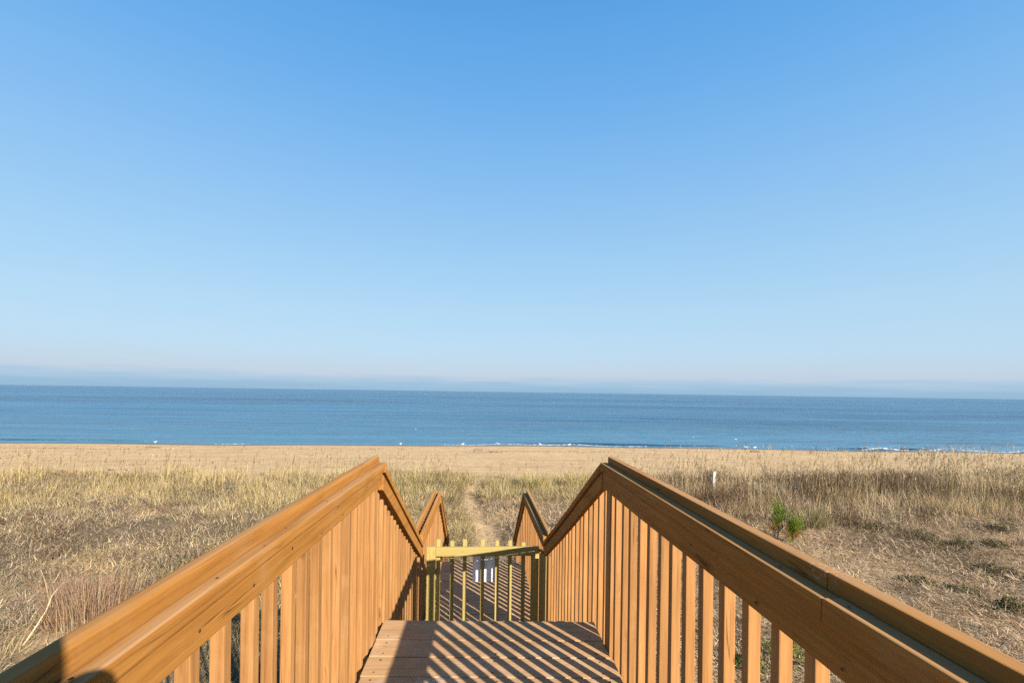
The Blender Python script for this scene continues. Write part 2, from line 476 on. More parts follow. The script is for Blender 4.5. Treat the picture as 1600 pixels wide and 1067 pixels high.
def scatter(lam0, y0, y1, xf, fall=1.1, ref=7., margin=4., keep=None):
    """random points on the dunes, thinning out with distance"""
    yy = np.linspace(y0, y1, 200); wdt = np.array([xf(t)[1] - xf(t)[0] for t in yy])
    lam = lam0 * (ref / np.maximum(yy, ref)) ** fall
    tot = np.trapezoid(lam * wdt, yy) if hasattr(np, 'trapezoid') else np.trapz(lam * wdt, yy)
    cdf = np.cumsum(lam * wdt); cdf /= cdf[-1]
    n = int(tot)
    y = np.interp(NR.random(n), cdf, yy)
    lo = np.interp(y, yy, [xf(t)[0] for t in yy]); hi = np.interp(y, yy, [xf(t)[1] for t in yy])
    x = lo + NR.random(n) * (hi - lo)
    ok = ~in_walk(x, y)
    if keep is not None: ok &= NR.random(n) < keep(x, y)
    return x[ok], y[ok]

ALL = lambda y: (-1.32 * y - 3, 1.30 * y + 4)
LEFT = lambda y: (-1.32 * y - 3, .15)
RIGHT = lambda y: (-.5, 1.30 * y + 4)
D2 = 2 * math.pi

def pathmask(x, y, w=.30):
    w = min(w, .52) * (1.15 - .25 * sstep(11, 19, y)) * (.6 + .8 * fbm(x * 0 + 3, y * .9, 78)) + .12 * (fbm(x * 2, y * 2, 79) - .5)
    return 1 - np.exp(-((x - path_x(y)) / w) ** 2)
edge_n = lambda x: 2.2 * (fbm(x * .35, x * 0, 77) - .5)
def edge(x, y, ye): return 1 - sstep(ye - 1.3, ye + .6, y + edge_n(x))

# colours (linear albedo)
TAN, STRAW, OLIVE, BROWN, GREY, PINK, GOLD, DARK, GREEN = (.45, .335, .18), (.62, .49, .29), (.33, .27, .11), (.20, .13, .07), (.38, .31, .215), (.47, .32, .215), (.56, .415, .17), (.10, .065, .04), (.17, .19, .05)

# 1. dead grass lying in a mat on the left
x, y = scatter(980, 3.0, 23, LEFT, 1.05, keep=lambda x, y: pathmask(x, y) * edge(x, y, 22) * (.35 + .65 * sstep(.34, .5, fbm(x * .5, y * .5, 81))))
n = len(x); far = np.clip((y - 6) / 14, 0, 1)
pz = fbm(x * .22, y * .22, 83); pz2 = fbm(x * .9, y * .9, 84)
cA = pal(n, [TAN, STRAW, GREY, BROWN, OLIVE], [.36, .26, .16, .15, .07]); cB = pal(n, [OLIVE, GOLD, TAN, BROWN], [.28, .2, .32, .20]); cC = pal(n, [BROWN, GREY, PINK, STRAW], [.30, .26, .18, .26])
sel = (pz + NR.normal(0, .06, n))
c = np.where((sel > .56)[:, None], cB, np.where((sel < .44)[:, None], cC, cA)) * (.45 + 1.1 * pz2)[:, None]
B = Blades()
B.add(np.stack([x, y, ground_z(x, y) + NR.uniform(-.01, .09, n)], -1), NR.uniform(.10, .34, n) * (1 - .25 * (1 - far)), .006 + .008 * far + NR.uniform(0, .004, n), NR.normal(.6, 1.9, n), NR.uniform(.5, 1.55, n), NR.normal(.9, .9, n), c)
tag(B.build('thatch', M_GRASS), 'matted dead curly grass covering the dune left of the stairs', 'dead grass', kind='stuff')

# 2. litter of dead grass and leaves on the right
x, y = scatter(1000, 3.0, 23, RIGHT, 1.05, keep=lambda x, y: pathmask(x, y) * edge(x, y, 22) * (.5 + .5 * sstep(.36, .52, fbm(x * .6, y * .6, 91))))
n = len(x); far = np.clip((y - 6) / 14, 0, 1); pz2 = fbm(x * .9, y * .9, 94)
c = pal(n, [(.50, .36, .25), TAN, (.62, .49, .34), BROWN, DARK], [.30, .18, .16, .22, .14]) * (.50 + 1.05 * pz2)[:, None]
B = Blades()
B.add(np.stack([x, y, ground_z(x, y) + NR.uniform(-.01, .09, n)], -1), NR.uniform(.06, .24, n), .008 + .008 * far + NR.uniform(0, .006, n), NR.uniform(0, D2, n), NR.uniform(.9, 1.6, n), NR.normal(.3, .5, n), c)
tag(B.build('grass_litter', M_GRASS), 'pale pinkish litter of dead stems on the ground right of the stairs', 'plant litter', kind='stuff')

# 3. tufts of living dune grass
def tufts(B, tx, ty, per, hmin, hmax, spread, cols, wts, wid=.006, rad=.12, curve=(.3, .9), segs=3, jit=.14):
    n = len(tx)
    if n == 0: return
    k = np.repeat(np.arange(n), per); m = len(k)
    sz = NR.uniform(.7, 1.25, n)[k]
    r = rad * np.sqrt(NR.random(m)) * sz; a = NR.uniform(0, D2, m)
    bx, by = tx[k] + r * np.cos(a), ty[k] + r * np.sin(a)
    tone = NR.normal(1, .12, n)[k]
    c = pal(m, cols, wts, jit) * tone[:, None]
    far = np.clip((by - 6) / 14, 0, 1)
    B.add(np.stack([bx, by, ground_z(bx, by) - .01], -1), NR.uniform(hmin, hmax, m) * sz, wid * (1 + .9 * far), a + NR.normal(0, .5, m), np.abs(NR.normal(0, spread, m)), NR.uniform(*curve, m), np.clip(c, .01, .9), segs)

B = Blades()
x, y = scatter(5.0, 5.5, 23.5, LEFT, .2, keep=lambda x, y: pathmask(x, y, .7) * edge(x, y, 23.2) * (.12 + .88 * sstep(.42, .58, fbm(x * .3, y * .3, 101))) * (.35 + .65 * sstep(11, 18, y)))
tufts(B, x, y, 34, .14, .36, .5, [OLIVE, GOLD, STRAW, TAN, BROWN], [.24, .16, .18, .28, .14], wid=.005, rad=.18, curve=(.5, 1.6))
x, y = scatter(12.0, 15.5, 23.6, lambda y: (-1.32 * y - 3, -2.2), .2, keep=lambda x, y: edge(x, y, 23.4) * (.04 + .96 * sstep(.44, .58, fbm(x * .40, y * .55, 102))))
tufts(B, x, y, 26, .24, .62, .30, [GOLD, OLIVE, STRAW, TAN, BROWN], [.22, .16, .22, .28, .12], rad=.16, curve=(.1, .6))
x, y = scatter(10.0, 16.8, 22.6, lambda y: (-3.6, 7.5), .1, keep=lambda x, y: pathmask(x, y, .55) * edge(x, y, 22.6) * (.25 + .75 * sstep(.34, .5, fbm(x * .6, y * .4, 103))))
tufts(B, x, y, 34, .24, .52, .36, [OLIVE, GOLD, STRAW, TAN, GREEN], [.30, .16, .18, .28, .08], rad=.2, curve=(.2, .8))
x, y = scatter(5.0, 9.5, 17.5, lambda y: (-4.5, 5), .1, keep=lambda x, y: pathmask(x, y, .75) * sstep(.36, .55, fbm(x * .5, y * .5, 104)))
tufts(B, x, y, 30, .15, .38, .55, [GREY, BROWN, TAN, OLIVE], [.3, .28, .28, .14], rad=.2)
tag(B.build('dune_grass', M_GRASS), 'yellowish green dune grass in loose tufts between the railings and on the left dune', 'dune grass', kind='stuff')

# 4. dry grass and tall stalks with seed heads
def stalks(B, x, y, h0, h1, cols, wts, head=.16, lean=.10, nh=7):
    n = len(x)
    if n == 0: return
    z = ground_z(x, y); h = NR.uniform(h0, h1, n); az = NR.normal(.5, 1.0, n); ti = np.abs(NR.normal(0, lean, n)); cu = NR.uniform(0, .28, n)
    c = pal(n, cols, wts, .16)
    far = np.clip((y - 6) / 14, 0, 1)
    B.add(np.stack([x, y, z - .01], -1), h, .005 * (1 + far), az, ti, cu, c, 3)
    tm = ti + cu * .5
    top = np.stack([x + np.sin(tm) * np.cos(az) * h, y + np.sin(tm) * np.sin(az) * h, z + np.cos(tm) * h], -1)
    k = np.repeat(np.arange(n), nh); m = len(k)
    u = NR.uniform(0, .26, m) * (h[k] / h1)
    d = np.stack([np.sin(tm + cu * .5) * np.cos(az), np.sin(tm + cu * .5) * np.sin(az), np.cos(tm + cu * .5)], -1)
    B.add(top[k] - d[k] * u[:, None] * 1.0, NR.uniform(.5, 1., m) * head, .009 * (1 + .6 * far[k]), az[k] + NR.normal(0, .9, m), tm[k] + NR.uniform(.1, .6, m), NR.uniform(.2, .9, m), c[k] * NR.uniform(.6, 1.1, (m, 1)), 2)

B = Blades()
gap_post = lambda x, y: 1 - .95 * np.exp(-((x - 9.0) / .55) ** 2 - ((y - 17.7) / 1.1) ** 2)
rk = lambda x, y: gap_post(x, y) * edge(x, y, 22.5) * (.3 + .7 * sstep(.36, .52, fbm(x * .26, y * .3, 111)))
x, y = scatter(13.0, 12.6, 22.5, lambda y: (3.2 + .12 * y, 1.30 * y + 4), .2, keep=lambda x, y: rk(x, y) * sstep(12.6, 15.5, y - .10 * (x - 8) + 2 * (fbm(x * .4, y * .4, 112) - .5)))
tufts(B, x, y, 24, .32, .75, .30, [TAN, STRAW, (.48, .34, .24), GOLD, BROWN], [.22, .38, .20, .12, .08], rad=.2, curve=(.2, .8))
x, y = scatter(34.0, 14.5, 22.8, lambda y: (4.6, 1.30 * y + 4), .2, keep=lambda x, y: rk(x, y) * sstep(14, 17.5, y + 2 * (fbm(x * .4, y * .4, 112) - .5)) * (.35 + .65 * sstep(6, 12, x)) * (.25 + .75 * sstep(.42, .56, fbm(x * .5, y * .5, 114))))
stalks(B, x, y, .85, 1.8, [TAN, STRAW, (.48, .34, .24), BROWN, GOLD], [.28, .40, .16, .08, .08])
x, y = scatter(1.1, 6, 13.5, lambda y: (1.4, 1.30 * y + 4), .1, keep=lambda x, y: sstep(.42, .6, fbm(x * .5, y * .5, 115)))
tufts(B, x, y, 24, .10, .30, .5, [GREY, BROWN, TAN, OLIVE], [.2, .25, .3, .25], rad=.22)
tag(B.build('tall_dry_grass', M_GRASS), 'tall dry tan grass stalks with seed heads filling the right dune', 'dry grass', kind='stuff')
B = Blades()
x, y = scatter(11, 17.5, 23.5, lambda y: (-1.32 * y - 3, -1.2), .1, keep=lambda x, y: edge(x, y, 23.4) * sstep(.40, .58, fbm(x * .3, y * .35, 121)))
stalks(B, x, y, .55, 1.4, [TAN, GOLD, BROWN], [.4, .3, .3], head=.12)
x, y = scatter(2.6, 18.5, 23.2, lambda y: (-.7, 6), .1, keep=lambda x, y: pathmask(x, y))
stalks(B, x, y, .55, 1.05, [TAN, GOLD, BROWN], [.4, .3, .3], head=.12)
tag(B.build('grass_stalks', M_GRASS), 'sparse thin seed stalks standing over the left dune against the beach', 'grass stalks', kind='stuff')

# 5. dark twiggy weeds
def twigs(B, cx, cy, per, h0, h1, rad, cols, wts):
    n = len(cx)
    if n == 0: return
    k = np.repeat(np.arange(n), per); m = len(k)
    a = NR.uniform(0, D2, m); r = rad * np.sqrt(NR.random(m)) * NR.uniform(.6, 1.3, n)[k]
    bx, by = cx[k] + r * np.cos(a), cy[k] + r * np.sin(a)
    z = ground_z(bx, by); h = NR.uniform(h0, h1, m) * NR.uniform(.7, 1.2, n)[k]
    c = pal(m, cols, wts, .2)
    az = a + NR.normal(0, .8, m); ti = np.abs(NR.normal(0, .3, m))
    B.add(np.stack([bx, by, z], -1), h, .007, az, ti, NR.normal(0, .4, m), c, 2)
    for rep in range(4):
        u = NR.uniform(.3, .95, m)
        p = np.stack([bx + np.sin(ti) * np.cos(az) * h * u, by + np.sin(ti) * np.sin(az) * h * u, z + np.cos(ti) * h * u], -1)
        B.add(p, h * NR.uniform(.12, .3, m), .011, NR.uniform(0, D2, m), NR.uniform(.3, 1.2, m), NR.normal(0, .5, m), c * NR.uniform(.7, 1.3, (m, 1)), 2)
B = Blades()
x, y = scatter(.9, 6.5, 13.5, lambda y: (1.6, 1.30 * y + 4), .1, keep=lambda x, y: sstep(.50, .60, fbm(x * .4, y * .4, 133)))
twigs(B, x, y, 40, .06, .22, .35, [BROWN, DARK, (.20, .11, .07), (.10, .10, .05)], [.34, .3, .18, .18])
x, y = scatter(3.4, 12.5, 21.0, lambda y: (3.5, 1.30 * y + 4), .1, keep=lambda x, y: gap_post(x, y) * sstep(.45, .58, fbm(x * .33, y * .33, 131)) * sstep(12, 15, y - .05 * x))
twigs(B, x, y, 50, .35, .90, .38, [BROWN, DARK, (.20, .11, .07), GREY], [.38, .34, .2, .08])
x, y = scatter(2.6, 8, 22.5, lambda y: (-1.3 * y - 2, -1.4), .1, keep=lambda x, y: sstep(.46, .56, fbm(x * .3, y * .3, 132)))
twigs(B, x, y, 46, .15, .42, .4, [BROWN, GREY, DARK, (.20, .13, .10)], [.36, .28, .2, .16])
tag(B.build('dry_weeds', M_GRASS), 'brown twiggy dried weeds in dark patches among the grass', 'dried weeds', kind='stuff')

# ------------------------------------------------------------------ single plants
def gz(x, y): return float(ground_z(x, y))

def tussock(name, label, cat, x, y, per, h0, h1, spread, cols, wts, rad, group, wid=.007, curve=(.2, .9), m=None, segs=3):
    t = thing(name, label, cat, (x, y, gz(x, y)), group)
    b = Blades()
    tufts(b, np.array([x]), np.array([y]), per, h0, h1, spread, cols, wts, wid, rad, curve, segs)
    b.build('blades', m or M_GRASS, t)
    return t

PG = 'grass tussocks beside the sand path'
tussock('grass_tussock', 'large rounded olive tussock left of the sand path, nearest the beach', 'grass tussock', -1.25, 19.6, 520, .35, .75, .38, [OLIVE, GOLD, STRAW, GREEN], [.36, .26, .2, .18], .55, PG)
tussock('grass_tussock', 'broad yellow-green tussock left of the path behind the far left rail end', 'grass tussock', -2.75, 19.3, 480, .35, .72, .36, [OLIVE, GOLD, STRAW, GREEN], [.34, .28, .24, .14], .6, PG)
tussock('grass_tussock', 'small dark olive tussock on the right edge of the path where it meets the beach', 'grass tussock', .42, 19.8, 260, .25, .50, .42, [OLIVE, DARK, BROWN, GOLD], [.4, .15, .2, .25], .28, PG)
tussock('grass_tussock', 'tall golden green tussock right of the path above the far right rail end', 'grass tussock', 2.2, 19.7, 560, .4, .82, .34, [GOLD, OLIVE, STRAW, GREEN], [.34, .3, .24, .12], .55, PG)
tussock('grass_tussock', 'upright green-gold tussock between the far and near right railings', 'grass tussock', 4.0, 20.0, 520, .4, .85, .32, [GOLD, OLIVE, STRAW, GREEN], [.34, .32, .24, .10], .5, PG)
tussock('grass_tussock', 'low greyish brown tussock halfway along the right edge of the path', 'grass tussock', 1.45, 16.2, 380, .2, .45, .55, [GREY, BROWN, TAN, OLIVE], [.3, .28, .26, .16], .45, PG)
tussock('grass_tussock', 'low matted grey tussock halfway along the left edge of the path', 'grass tussock', -1.9, 16.0, 380, .2, .42, .55, [GREY, BROWN, TAN, OLIVE], [.3, .28, .26, .16], .5, PG)
tussock('grass_tussock', 'fine green and straw tussock just right of the young pine', 'grass tussock', 9.75, 13.5, 420, .3, .62, .42, [OLIVE, STRAW, GREEN, TAN], [.34, .26, .24, .16], .32, None)
tussock('reddish_stalks', 'dense reddish brown upright stalks beside the near left railing', 'dry plant', -6.45, 8.25, 900, .25, .95, .16, [(.30, .165, .10), (.38, .245, .15), (.22, .125, .08), TAN], [.32, .3, .2, .18], .52, None, .0055, (.0, .5))
# one pale bent reed lying against the grass
t = thing('bent_reed', 'single pale bent reed stem left of the reddish stalks', 'reed', (-6.75, 7.5, gz(-6.75, 7.5)))
b = Blades()
b.add(np.array([[-6.75, 7.4, gz(-6.75, 7.4) + .02]]), [.95], [.022], [1.25], [.62], [.15], np.array([[.55, .43, .28]]), 4)
b.add(np.array([[-6.75, 7.4, gz(-6.75, 7.4) + .02]]), [.95], [.022], [1.25], [.62], [.15], np.array([[.55, .43, .28]]), 4)
b.build('stem', M_GRASS, t)

def pine(x, y, h, label, side):
    t = thing('pine_seedling', label, 'pine seedling', (x, y, gz(x, y)), 'young pines by the right railing')
    z0 = gz(x, y)
    v, f = [], []
    for k in range(7):
        u = k / 6
        for j in range(6):
            r = .016 * (1 - .7 * u); a = j / 6 * D2
            v.append((x + r * math.cos(a) + .03 * math.sin(u * 3), y + r * math.sin(a), z0 - .02 + u * h * .8))
        if k:
            for j in range(6): f.append(((k - 1) * 6 + j, (k - 1) * 6 + (j + 1) % 6, k * 6 + (j + 1) % 6, k * 6 + j))
    mesh_obj('trunk', v, f, M_TWIG, t, True)
    b = Blades()
    for wl in range(11):
        u = .18 + .82 * wl / 10
        nb = 3 if wl < 10 else 1
        for q in range(nb):
            a = R.uniform(0, D2); L = h * R.uniform(.20, .52) * (1.2 - u * .7); el = R.uniform(.15, 1.0)
            tipd = np.array([math.cos(a) * math.cos(el), math.sin(a) * math.cos(el), math.sin(el)])
            if nb == 1: tipd = np.array([.05, 0, 1.])
            s = np.array([x + .03 * math.sin(u * 2.4), y, z0 + u * h * .8])
            b.add(s[None], [L], [.014], [a], [math.pi / 2 - el], [-.2], np.array([[.14, .09, .05]]), 2)
            m = 44
            uu = NR.random(m) ** .7
            pts = s + tipd * (uu * L)[:, None]
            dead = wl < 4 and R.random() < .55
            cc = pal(m, [(.30, .14, .045), (.38, .20, .07)], [1, 1], .2) if dead else pal(m, [(.10, .19, .02), (.21, .30, .03), (.05, .10, .02), (.36, .38, .07), (.30, .22, .08)], [.28, .30, .16, .16, .10], .2)
            b.add(pts, NR.uniform(.14, .30, m), .0075, a + NR.normal(0, 1.2, m), np.clip((math.pi / 2 - el) * .6 + NR.normal(.1, .5, m), 0, 1.7), NR.normal(.2, .25, m), cc, 2)
    b.build('needles', M_LEAF, t)
M_TWIG = plain('brown_twig_bark', (.13, .085, .05), .9, noise=.2)
pine(7.95, 12.35, 1.0, 'bright green young pine with some rust-coloured needles behind the right railing', 1)
pine(8.17, 12.05, .68, 'smaller bright green pine shoot at the foot of the taller young pine', 1)

def shrub(x, y, w, h, label, cat='low shrub', cols=None, group='low dark green shrubs on the right dune', n=420):
    t = thing('low_shrub', label, cat, (x, y, gz(x, y)), group)
    cols = cols or [(.07, .085, .035), (.11, .115, .05), (.045, .05, .028), (.20, .16, .09)]
    b = Blades()
    st = 46
    a = NR.uniform(0, D2, st); ti = NR.uniform(.2, 1.25, st)
    hh = NR.uniform(.5, 1., st) * np.where(ti > .8, w * .55, h)
    b.add(np.stack([x + NR.normal(0, w * .12, st), y + NR.normal(0, w * .12, st), np.full(st, gz(x, y) - .01)], -1), hh, .012, a, ti, -.2, pal(st, [(.16, .11, .07)], [1]), 3)
    r = np.sqrt(NR.random(n)); aa = NR.uniform(0, D2, n); lob = .75 + .35 * np.sin(aa * 3 + x) * np.cos(aa * 2 + y)
    px, py = x + r * np.cos(aa) * w * .5 * lob, y + r * np.sin(aa) * w * .5 * lob
    pz = ground_z(px, py) + (NR.random(n) ** .8) * h * (1.05 - .75 * r)
    b.add(np.stack([px, py, pz], -1), NR.uniform(.035, .075, n), NR.uniform(.014, .03, n), NR.uniform(0, D2, n), NR.uniform(.3, 1.4, n), NR.uniform(0, .6, n), pal(n, cols, [.36, .28, .2, .16], .22), 2)
    tufts(b, np.full(5, x) + NR.normal(0, w * .35, 5), np.full(5, y) + NR.normal(0, w * .3, 5), 14, h * .6, h * 1.3, .5, [TAN, BROWN, OLIVE, STRAW], [.3, .25, .25, .2], rad=.15)
    b.build('foliage', M_LEAF, t)
for a in ((12.15, 12.35, 1.15, .34, 'widest dark green shrub at the foot of the tall dry grass on the right'),
          (12.6, 11.75, .7, .26, 'small dark shrub beside the widest one, just towards the right railing'),
          (13.55, 11.85, .75, .24, 'flat dark shrub to the right of the widest one at the litter edge'),
          (11.4, 13.35, 1.0, .30, 'dark olive shrub under the tan grass between pine and widest shrub'),
          (15.3, 13.1, .75, .45, 'upright dark green shrub in the tall grass near the right edge'),
          (9.75, 8.2, .55, .34, 'dark green shrub at the right edge just above the near railing'),
          (11.75, 10.3, 1.0, .26, 'sparse grey-green shrub alone amid the pale litter on the right'),
          (9.4, 9.65, .8, .16, 'faint flat green patch of shrub in the litter close to the railing'),
          (9.95, 9.2, .9, .14, 'low spreading grey-green shrub in the litter right of the flat patch')):
    shrub(*a)
YG = [(.16, .20, .03), (.28, .28, .05), (.08, .12, .02), (.20, .16, .05)]
shrub(4.55, 6.75, .75, .55, 'yellow-green leafy weed seen between the right balusters at the bottom edge', 'weed', YG, 'green weeds under the right railing')
shrub(3.85, 6.55, .55, .35, 'darker green weed seen lower left through the right balusters', 'weed', [(.07, .12, .02), (.12, .17, .03), (.05, .07, .02), (.2, .2, .05)], 'green weeds under the right railing')

# ------------------------------------------------------------------ boardwalk
def rail(name, label, side, y0, y1, x0, x1, z0, z1, style, foot, pitch, phase, posts=(), capt=.05, apr=.15, seg=10, group=None, ovr=.0, bal_end=(0, 0), joint=None):
    """one bay of handrail. x0/x1: inner face of the balusters, z0/z1: top of the cap; side +1 right, -1 left"""
    s = side
    X = lambda y: x0 + (x1 - x0) * (y - y0) / (y1 - y0)
    Z = lambda y: z0 + (z1 - z0) * (y - y0) / (y1 - y0)
    t = thing(name, label, 'railing', (X(y0), y0, foot(y0)), group)
    V = Vector
    def long(nm, dx, w, ztop, h, ya, yb, m, bev=.006, wob=.0025, label=None):
        b = Board()
        b.add((X(ya) + s * (dx + w / 2), ya, Z(ya) + ztop - h / 2), (X(yb) + s * (dx + w / 2), yb, Z(yb) + ztop - h / 2), (w, 0, 0), (0, 0, h), bev, seg, wob)
        if nm == 'apron_board' or nm == 'cap_board':
            q = ya + R.uniform(.05, .2)
            while q < yb - .04:
                if nm == 'apron_board': b.disc((X(q) + s * (dx - .0035), q, Z(q) + ztop - h * R.choice((.25, .7, .45))), R.uniform(.0025, .0055), 1, 8, (-s, 0, 0))
                elif style == 'cap': b.disc((X(q) + s * (dx + w * R.uniform(.4, .7)), q, Z(q) + ztop + .0035), R.uniform(.0025, .0045), 1, 8, (0, 0, 1))
                q += R.uniform(.18, .46)
        return b.build(nm, [m, M_NAIL], t, label)
    if style == 'cap':
        long('apron_board', -.038, .036, -capt - .004, apr - capt, y0, y1, M_RAIL)
        if joint is None:
            long('cap_board', -.050, .046, 0, capt, y0, y1 + ovr, M_RAIL, .009)
            long('outer_board', .0, .038, .043, .14, y0, y1 + ovr, M_RAIL, .011)
        else:
            for ja, jb, dz in ((y0, joint - .0005, 0), (joint + .0005, y1 + ovr, -.0012)):
                long('cap_board', -.050, .046, dz, capt, ja, jb - .05 * (dz == 0), M_RAIL, .004, .0006) if dz == 0 else long('cap_board', -.050, .046, dz, capt, ja - .05, jb, M_RAIL, .004, .0006)
                long('outer_board', dz * .4,   .038, .037 + dz, .134, ja, jb, M_RAIL, .004, .0006)
        btop = -.099
    elif style == 'flat':
        long('apron_board', -.038, .036, -capt - .007, apr - capt, y0, y1, M_RAIL)
        long('cap_board', -.052, .098, 0, capt - .004, y0, y1, M_RAIL, .008)
        btop = -capt + .002
    else:
        long('apron_board', -.037, .036, .0, .155, y0, y1, M_RAIL)
        long('outer_board', .0385, .036, .045, .19, y0, y1, M_RAIL, .008)
        btop = -.03
    sl = (z1 - z0) / (y1 - y0)
    b = Board()
    L = Z(y0) + btop - foot(y0)
    # baluster top and bottom follow the rake
    proto = None
    y = phase
    while y < y1 - bal_end[1] - .04:
        if y >= y0 + bal_end[0] and not any(a - .05 < y < a + .1 for a in posts):
            zb, zt = foot(y), Z(y) + btop - (.0 if style == 'cap' else .0)
            if proto is None:
                bb = Board()
                bb.add((X(y) + s * .019, y + .019, zb), (X(y) + s * .019, y + .019, zt - max(0, -sl * .038)), (.038, 0, 0), (0, .038, 0), .003, 1, 0)
                proto = bb.build('baluster', M_STAIN, t); py, pz, px = y, zt, X(y)
                Lp = zt - zb
            else:
                o = proto.copy(); link(o); o.parent = t
                o.location = (X(y) - px + R.uniform(-.003, .002), y - py + R.choice((1, 1, 1, 1.6)) * R.uniform(-.005, .005), zt - pz)
                o.rotation_euler = (R.uniform(-.004, .004), R.uniform(-.003, .003), R.uniform(-.02, .02))
        y += pitch
    for a in posts:
        bp = Board()
        bp.add((X(a) + s * .012, a + .045, min(foot(a), foot(a + .09)) - .0), (X(a) + s * .012, a + .045, Z(a + (.09 if sl < 0 else 0)) - apr + .02), (.05, 0, 0), (0, .088, 0), .004, 1, 0)
        bp.build('post', M_STAIN, t)
    return t

PK_L, PK_R = 3.04, 2.93
DIP_L, DIP_R = 5.20, 4.95
P2_L, P2_R = 7.42, 7.16
END_Y = 9.32
zL, zR = EYE - .467, EYE - .435
zLd, zRd = EYE - 1.66, EYE - 1.565
zL2, zR2 = EYE - 1.575, EYE - 1.525
deckfoot = lambda y: DECK - .22
def stairfoot(y): return DECK - .20 - .60 * max(0., y - 3.2)
landfoot = lambda y: LAND - .22
def lowfoot(y): return max(.02, LAND - .20 - .72 * max(0., y - 7.45))

rail('deck_railing', 'sunlit orange-brown railing along the left side of the upper deck', -1, -1.45, PK_L, -.675, -.675, zL, zL, 'cap', deckfoot, .1445, -1.455, (PK_L - .10,), .042, .122, 16, 'handrail bays', .09)
rail('deck_railing', 'shaded brown railing along the right side of the upper deck', 1, -1.45, PK_R, .785, .785, zR, zR, 'cap', deckfoot, .139, -1.432, (PK_R - .095,), .052, .152, 16, 'handrail bays', .02, joint=1.035)
rail('stair_railing', 'sunlit sloping railing on the left of the upper stairs, ending at the gate', -1, PK_L + .03, DIP_L, -.675, -.685, zL - .015, zLd, 'flat', stairfoot, .125, PK_L + .07, (DIP_L - .10,), group='handrail bays')
rail('stair_railing', 'shaded sloping railing on the right of the upper stairs, ending at the gate', 1, PK_R + .025, DIP_R, .785, .690, zR - .012, zRd, 'flat', stairfoot, .125, PK_R + .06, (DIP_R - .10,), group='handrail bays')
rail('landing_railing', 'lit railing on the left of the lower landing beyond the gate', -1, DIP_L + .03, P2_L, -.688, -.69, zL2, zL2, 'open', landfoot, .13, DIP_L + .06, (P2_L - .10,), group='handrail bays')
rail('landing_railing', 'railing on the right of the lower landing beyond the gate, with dark trough on top', 1, DIP_R + .025, P2_R, .688, .655, zR2, zR2, 'cap', landfoot, .13, DIP_R + .05, (P2_R - .10,), .045, .14, group='handrail bays')
rail('lower_stair_railing', 'farthest left railing sloping down to the sand path', -1, P2_L + .03, END_Y, -.69, -.69, zL2 - .015, zL2 - 1.36, 'flat', lowfoot, .13, P2_L + .07, (END_Y - .10,), group='handrail bays')
rail('lower_stair_railing', 'farthest right railing sloping down to the sand path', 1, P2_R + .03, END_Y - .1, .655, .645, zR2 - .015, zR2 - 1.36, 'flat', lowfoot, .13, P2_R + .07, (END_Y - .20,), group='handrail bays')
SK = -.045
def planks(t, ylist, xa, xb, ztop, mats=(None,), th=.038):
    for (a, bq) in ylist:
        b = Board()
        ea, eb = R.uniform(-.006, .006), R.uniform(-.006, .006)
        xl, xr = xa + ea, xb + eb
        ym = (a + bq) / 2
        dz = R.uniform(-.0012, .0012)
        b.add((xl, ym + SK * xl, ztop - th / 2 + dz), (xr, ym + SK * xr, ztop - th / 2 + dz), (0, bq - a, 0), (0, 0, th), .005, 10, .0012)
        for xx in (xa + .07, xb - .08, (xa + xb) / 2 + .02):
            for yy in (a + .035, bq - .035):
                if R.random() < .85:
                    qx = xx + R.uniform(-.012, .012)
                    b.disc((qx, yy + SK * qx + R.uniform(-.006, .006), ztop + dz + .0022), R.uniform(.0045, .0075))
        b.build('deck_plank', [M_DECK, M_NAIL], t)

def under(t, xa, xb, y0, y1, ztop, posts):
    for nm, xx in (('rim_joist', xa + .02), ('joist', (xa + xb) / 2), ('rim_joist', xb - .02)):
        b = Board(); b.add((xx, y0, ztop - .14), (xx, y1 - .03, ztop - .14), (.037, 0, 0), (0, 0, .19), .003, 1, 0)
        b.build(nm, M_DECK, t)
    for px, py in posts:
        zb = gz(px, py) - .3
        b = Board(); b.add((px, py, zb), (px, py, ztop - .05), (.089, 0, 0), (0, .089, 0), .004, 1, 0)
        b.build('support_post', M_STAIN, t)

dk = thing('upper_deck', 'orange-brown plank deck at the top of the stairs, striped by baluster shadows', 'deck', (0, 0, DECK))
yl = [(2.982, 3.232)]; y = 2.976
while y > -1.4: yl.append((y - .187, y)); y -= .193
planks(dk, yl, -.655, .772, DECK)
under(dk, -.655, .772, -1.4, 3.2, DECK, [(-.57, 2.95), (.69, 2.9), (-.57, .4), (.69, .4), (-.57, -1.2), (.69, -1.2)])

def stairs(name, label, ya, za, yb, zb, xa, xb, n):
    t = thing(name, label, 'stairs', (0, ya, za))
    rise, run = (za - zb) / n, (yb - ya) / (n - 1)
    for k in range(1, n):
        for q in range(2):
            b = Board(); yc = ya + run * (k - 1) + run * (.25 + .5 * q) + .012
            b.add((xa, yc, za - rise * k - .019), (xb, yc, za - rise * k - .019), (0, run / 2 - .005, 0), (0, 0, .038), .004, 1, 0)
            b.build('tread', M_DECK, t)
    for xx in (xa - .022, xb + .022):
        b = Board(); b.add((xx, ya - .02, za - rise - .1), (xx, yb, zb - .1), (.038, 0, 0), (0, 0, .24), .003, 1, 0)
        b.build('stringer', M_STAIN, t)
stairs('upper_stairs', 'wooden steps hidden just below the edge of the upper deck', 3.25, DECK, 4.93, LAND, -.61, .66, 7)
ld = thing('lower_landing', 'shaded plank landing behind the gate, striped by narrow sunbeams', 'deck', (0, 5, LAND))
yl = []; y = 7.40
while y > 4.95: yl.append((y - .187, y)); y -= .193
planks(ld, yl, -.66, .645, LAND)
